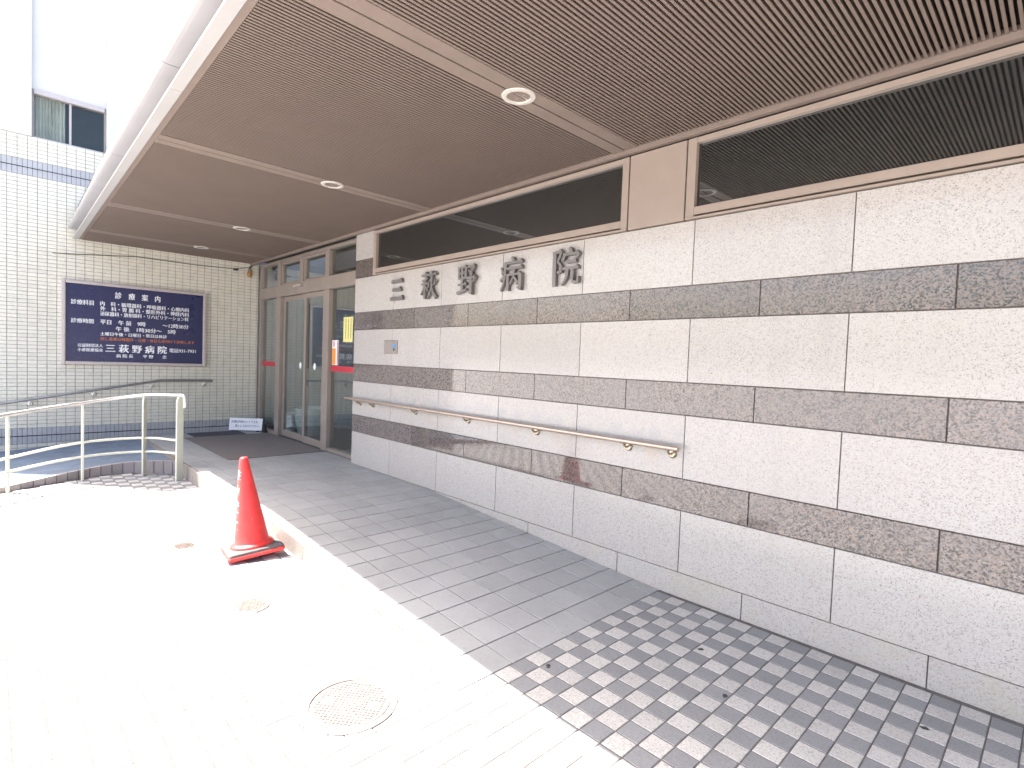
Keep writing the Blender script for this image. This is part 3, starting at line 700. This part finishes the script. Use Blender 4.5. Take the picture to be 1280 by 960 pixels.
# ------------------------------------------------------------------ sign board
SY0, SY1, SZ0, SZ1 = .71, 2.525, 1.070, 2.262
sb = thing("sign_board", "navy blue clinic information board in a silver frame on the tiled wall", "sign", (WX, (SY0+SY1)/2, SZ0))
fwid = .048
LB().box(WX-.0005, WX+.03, SY0+.03, SY1-.03, SZ0+.03, SZ1-.03).build("panel", 'navy', sb)
def fbar(y0, y1, z0, z1): LB().box(WX-.0005, WX+.055, y0, y1, z0, z1).build("frame_bar", 'signframe', sb, bevel=.012, seg=2)
fbar(SY0, SY0+fwid, SZ0, SZ1); fbar(SY1-fwid, SY1, SZ0, SZ1)
fbar(SY0+fwid+.0005, SY1-fwid-.0005, SZ0+.001, SZ0+fwid); fbar(SY0+fwid+.0005, SY1-fwid-.0005, SZ1-fwid, SZ1-.001)
T = [("診　療　案　内", 1.322, 1.886, 2.097, .096, .02), ("診療科目", .817, 1.071, 1.958, .07, .018), ("内　科・循環器科・呼吸器科・心療内科", 1.147, 2.28, 1.962, .064, .02),
     ("外　科・胃 腸 科・整形外科・神経内科", 1.147, 2.28, 1.890, .064, .02), ("泌尿器科・放射線科・リハビリテーション科", 1.147, 2.272, 1.816, .061, .02), ("診療時間", .818, 1.072, 1.695, .066, .018),
     ("平日　午 前　9時　　　〜12時30分", 1.148, 2.274, 1.697, .070, .02), ("午 後　1時30分〜　5時", 1.333, 2.097, 1.606, .068, .02), ("土曜日午後・日曜日・祭日は休診", 1.149, 1.979, 1.524, .053, .02),
     ("但し急患は時間外・日曜・休日も受付けて診療します", 1.149, 2.36, 1.452, .050, .02), ("公益財団法人", .891, 1.18, 1.349, .05, .018), ("小倉医療協会", .891, 1.18, 1.285, .05, .018),
     ("三 萩 野 病 院", 1.214, 1.977, 1.318, .118, .028), ("電話931-7931", 2.016, 2.38, 1.316, .064, .02), ("病 院 長　　平 野　　忠", 1.34, 1.978, 1.209, .052, .02)]
for body, a, b, z, h, bold in T:
    fit_text("writing", body, 'orange' if body[0] == '但' else 'ink', sb, (.0315, a-sb.location.y, z-SZ0), (0, 1, 0), (0, 0, 1), b-a, h, bold*(1 if h > .09 else .85))

# ------------------------------------------------------------------ handrail on the tiled wall
wh = thing("wall_handrail", "dark thin handrail rising along the tiled wall under the sign", "handrail", (WX+.07, 1.2, .6))
hx = WX+.07
def hz(y): return .842-.172*max(0, 1.88-y)
LB().tube([(hx, -.9, hz(-.9)), (hx, .5, hz(.5)), (hx, 1.82, hz(1.82)), (hx, 1.9, .845), (hx, 2.62, .845)], .017, 12).build("rail", 'darksteel', wh, smooth=True)
for y in (.385, 1.075, 1.785, 2.50):
    z = hz(y)
    b = LB().tube([(WX-.002, y, z-.06), (WX+.04, y, z-.062), (hx, y, z-.045), (hx, y, z-.012)], .008, 8).build("bracket", 'steel', wh, smooth=True)
    m = LB(); seg = 14; pr2 = [(.0, .03), (.022, .027), (.034, .012), (.036, -.001)]
    m.poly([(WX+o, y+r*math.cos(2*math.pi*k/seg), z-.06+r*math.sin(2*math.pi*k/seg)) for r, o in pr2 for k in range(seg)], [(i*seg+k, i*seg+(k+1) % seg, (i+1)*seg+(k+1) % seg, (i+1)*seg+k) for i in range(3) for k in range(seg)])
    m.build("rosette", 'steel', b, smooth=True)

# ------------------------------------------------------------------ curved railing beside the ramp
rl = thing("railing", "cream painted curved railing with a steel top rail beside the blue ramp", "railing", (-7.4, .8, PZ))
K = [(-6.15, -1.35, .49), (-6.82, -.45, .555), (-7.332, .123, .625), (-7.57, .734, .705), (-7.52, 1.299, .785), (-7.03, 1.552, .815)]
def catmull(P, n=10):
    P = [Vector(p) for p in P]; P = [P[0]*2-P[1]]+P+[P[-1]*2-P[-2]]; out = []
    for i in range(1, len(P)-2):
        for k in range(n):
            t = k/n; a, b, c, d = P[i-1:i+3]
            out.append(.5*((2*b)+(c-a)*t+(2*a-5*b+4*c-d)*t*t+(3*b-a-3*c+d)*t**3))
    out.append(P[-2]); return out
top = catmull(K); e = top[-1]; dirn = (top[-1]-top[-3]).normalized()
LB().tube(top+[e+dirn*.05, e+dirn*.075+Vector((0, 0, -.012)), e+dirn*.085+Vector((0, 0, -.05)), e+dirn*.085+Vector((0, 0, -.14))], .021, 12).build("top_rail", 'steel', rl, smooth=True)
for lo in ([.09, .13, .19, .268, .285, .298], [-.03, .0, .05, .108, .124, .148]):
    kk = [(p[0], p[1], z) for p, z in zip(K, lo)]
    LB().tube(catmull(kk), .014, 10).build("lower_rail", 'cream', rl, smooth=True)
for i, p in enumerate(K):
    a = Vector(K[max(0, i-1)]); b = Vector(K[min(len(K)-1, i+1)]); T = (b-a); T.z = 0; T.normalize(); Nn = Vector((-T.y, T.x, 0))
    P = Vector(p); zt = P.z-.018; m = LB(); w, th = (.042, .009) if i >= 4 else (.014, .011)
    c_ = w*.45; q = [(-w, PZ-.01), (w, PZ-.01), (w, zt-.05), (w-c_, zt), (-w+c_, zt), (-w, zt-.05)]
    f = lambda s: (lambda c: tuple(Vector((P.x, P.y, 0))+Nn*c[0]+T*s+Vector((0, 0, c[1]))))
    m.prism(q, f(-th), f(th)); m.build("post", 'cream', rl, bevel=.002)

# ------------------------------------------------------------------ cable and amber lamp under the soffit
cb = thing("cable", "thin black cable sagging along the top of the tiled wall", "cable", (WX, 2.0, 2.6))
LB().tube([(WX+.012, .62, 2.60), (WX+.012, .9, 2.625), (WX+.012, 1.57, 2.70), (WX+.012, 2.42, 2.695), (WX+.015, 2.95, 2.72), (WX+.02, 3.08, 2.75), (WX+.02, 3.22, 2.79)], .005, 6).build("wire", 'cable', cb, smooth=True)
LB().box(WX-.001, WX+.03, 2.93, 3.0, 2.695, 2.725).build("clip", 'cable', cb)
al = thing("alarm_lamp", "small amber lamp on a dark bracket in the soffit corner", "lamp", (WX+.06, 3.17, 2.66))
MB().lathe([(.0, -.055), (.028, -.052), (.036, -.03), (.036, .03), (.028, .045), (.0, .05)], seg=18).build("lens", 'amber', al, smooth=True)
MB().lathe([(.0, .05), (.03, .05), (.03, .08), (.0, .08)], seg=14).build("cap", 'plate', al)
MB().tube([(-.061, .04, .13), (-.02, .04, .13), (0, .0, .11), (0, 0, .08)], .012, 8).build("bracket", 'black', al)

# ------------------------------------------------------------------ traffic cone
base_c = Vector((-4.17, 1.405, PZ))
tc = thing("traffic_cone", "red traffic cone with white lettering, leaning on the sunlit paving", "cone", base_c)
# leaning: its right corner rides on the foot of the kerb
ax = Vector((.72, -.69, 0)); q = Matrix.Rotation(R(6.5), 4, ax) @ Matrix.Rotation(R(-8), 4, 'Z')
tc.rotation_euler = q.to_euler(); tc.location = base_c+Vector((0, 0, .022))
def rsq(h, r, z, n=5):
    out = []
    for cx, cy, a0 in ((h-r, h-r, 0), (-h+r, h-r, 90), (-h+r, -h+r, 180), (h-r, -h+r, 270)):
        for k in range(n): a = R(a0+90*k/(n-1)); out.append((cx+r*math.cos(a), cy+r*math.sin(a), z))
    return out
m = MB(); a = rsq(.190, .02, 0); b = rsq(.190, .02, .026); m.poly(a+b, [tuple(range(len(a)-1, -1, -1)), tuple(range(len(a), 2*len(a)))]+[(i, (i+1) % len(a), len(a)+(i+1) % len(a), len(a)+i) for i in range(len(a))])
m.build("base_plate", 'red', tc, bevel=.004)
m = MB(); a = rsq(.186, .02, .0265); b = rsq(.180, .02, .046); m.poly(a+b, [tuple(range(len(a)-1, -1, -1)), tuple(range(len(a), 2*len(a)))]+[(i, (i+1) % len(a), len(a)+(i+1) % len(a), len(a)+i) for i in range(len(a))])
m.build("rubber_weight", 'rubber', tc, bevel=.004)
def cr(z): return .118-(z-.075)*(.118-.030)/(.685-.075)
body = MB().lathe([(.148, .046), (.148, .056), (.140, .066), (.122, .072), (.118, .078)]+[(cr(.078+k*.0605), .078+k*.0605) for k in range(1, 11)]+[(.027, .693), (.02, .700), (.0, .702)], seg=40).build("cone_body", 'red', tc, smooth=True)
dircam = math.atan2(-base_c.y, -base_c.x)
for k, chx in enumerate("駐車禁止"):
    zc = .575-.115*k; h = .075+.008*k; me = text_mesh(chx)
    xs = [v.co.x for v in me.vertices]; yv = [v.co.y for v in me.vertices]; x0, x1, y0, y1 = min(xs), max(xs), min(yv), max(yv)
    a0 = R(-82)+dircam-q.to_euler().z
    for v in me.vertices:
        u = ((v.co.x-x0)/(x1-x0)-.5)*h*1.05; z = zc+((v.co.y-y0)/(y1-y0)-.5)*h; rr_ = cr(z)+.0018; a = a0+u/rr_
        v.co = (rr_*math.cos(a), rr_*math.sin(a), z)
    me.materials.clear(); link("writing", me, 'ink', tc)

# ------------------------------------------------------------------ manhole covers
def manhole(x, y, r, label, ang, big):
    t = thing("manhole_cover", label, "manhole", (x, y, PZ), "manhole covers in the paving")
    MB().lathe([(r, -.01), (r, .004), (r-.004, .006), (r*.86, .006), (r*.85, .002), (r*.84, -.004)], seg=56).build("rim", 'ironworn' if big else 'iron', t, smooth=True)
    MB().lathe([(r*.835, -.004), (r*.83, .004), (0.0001, .0045)], seg=56).build("lid", 'ironworn' if big else 'iron', t, smooth=True)
    m = MB(); s = r*.085 if big else r*.14; n = int(r*.8/s)
    ca, sa = math.cos(ang), math.sin(ang)
    for i in range(-n, n+1):
        for j in range(-n, n+1):
            px, py = i*s, j*s
            if math.hypot(px, py) > r*.74: continue
            if big and abs(abs(px)-r*.5) < r*.12 and abs(py) < r*.12: continue
            w_, l_ = (s*.18, s*.34) if (i+j) % 2 else (s*.34, s*.18)
            cx, cy = px*ca-py*sa, px*sa+py*ca
            m.poly([(cx+dx*ca-dy*sa, cy+dx*sa+dy*ca, z) for z in (.0042, .0075) for dx, dy in ((-w_,-l_),(w_,-l_),(w_,l_),(-w_,l_))], [(4,5,6,7),(0,1,5,4),(1,2,6,5),(2,3,7,6),(3,0,4,7)])
    m.build("raised_pattern", 'ironworn' if big else 'iron', t)
    if big:
        for sg in (-1, 1):
            cx, cy = sg*r*.5*ca, sg*r*.5*sa
            MB().box(cx-.016, cx+.016, cy-.014, cy+.014, .0046, .0062).build("key_hole", 'plate', t)
manhole(-2.078, 1.112, .198, "large round iron manhole cover with two key holes in the paving", R(40), True)
manhole(-3.282, 1.105, .098, "small round iron cover between the cone and the large manhole", .3, False)
manhole(-4.62, 1.06, .088, "small round iron cover to the left of the cone", .7, False)

# ------------------------------------------------------------------ flattened dark litter on the chequered paving
for k, (x, y, lab) in enumerate([(-1.72, 1.98, "dark flattened leaf at the corner of the chequered paving near the grey tiles"), (-1.03, 2.42, "dark leaf scrap on a pale tile in the middle of the chequered paving"),
                                 (-1.30, 2.72, "small dark scrap near the granite wall on the chequered paving"), (-.36, 2.86, "dark scrap on a pale tile at the right by the granite wall")]):
    rn = random.Random(k+3); n = 14; m = MB()
    pts = [(rn.uniform(.45, 1)*.022*math.cos(2*math.pi*i/n), rn.uniform(.4, 1)*.014*math.sin(2*math.pi*i/n)) for i in range(n)]
    m.prism(pts, lambda p: (p[0], p[1], .0), lambda p: (p[0]*.9, p[1]*.9, .003+.002*math.sin(p[0]*200)))
    o = m.build("leaf_scrap", 'stain'); o.location = (x, y, PZ+.0005); o.rotation_euler = (0, 0, rn.uniform(0, 3)); tag(o, lab, "litter", "scraps on the chequered paving")
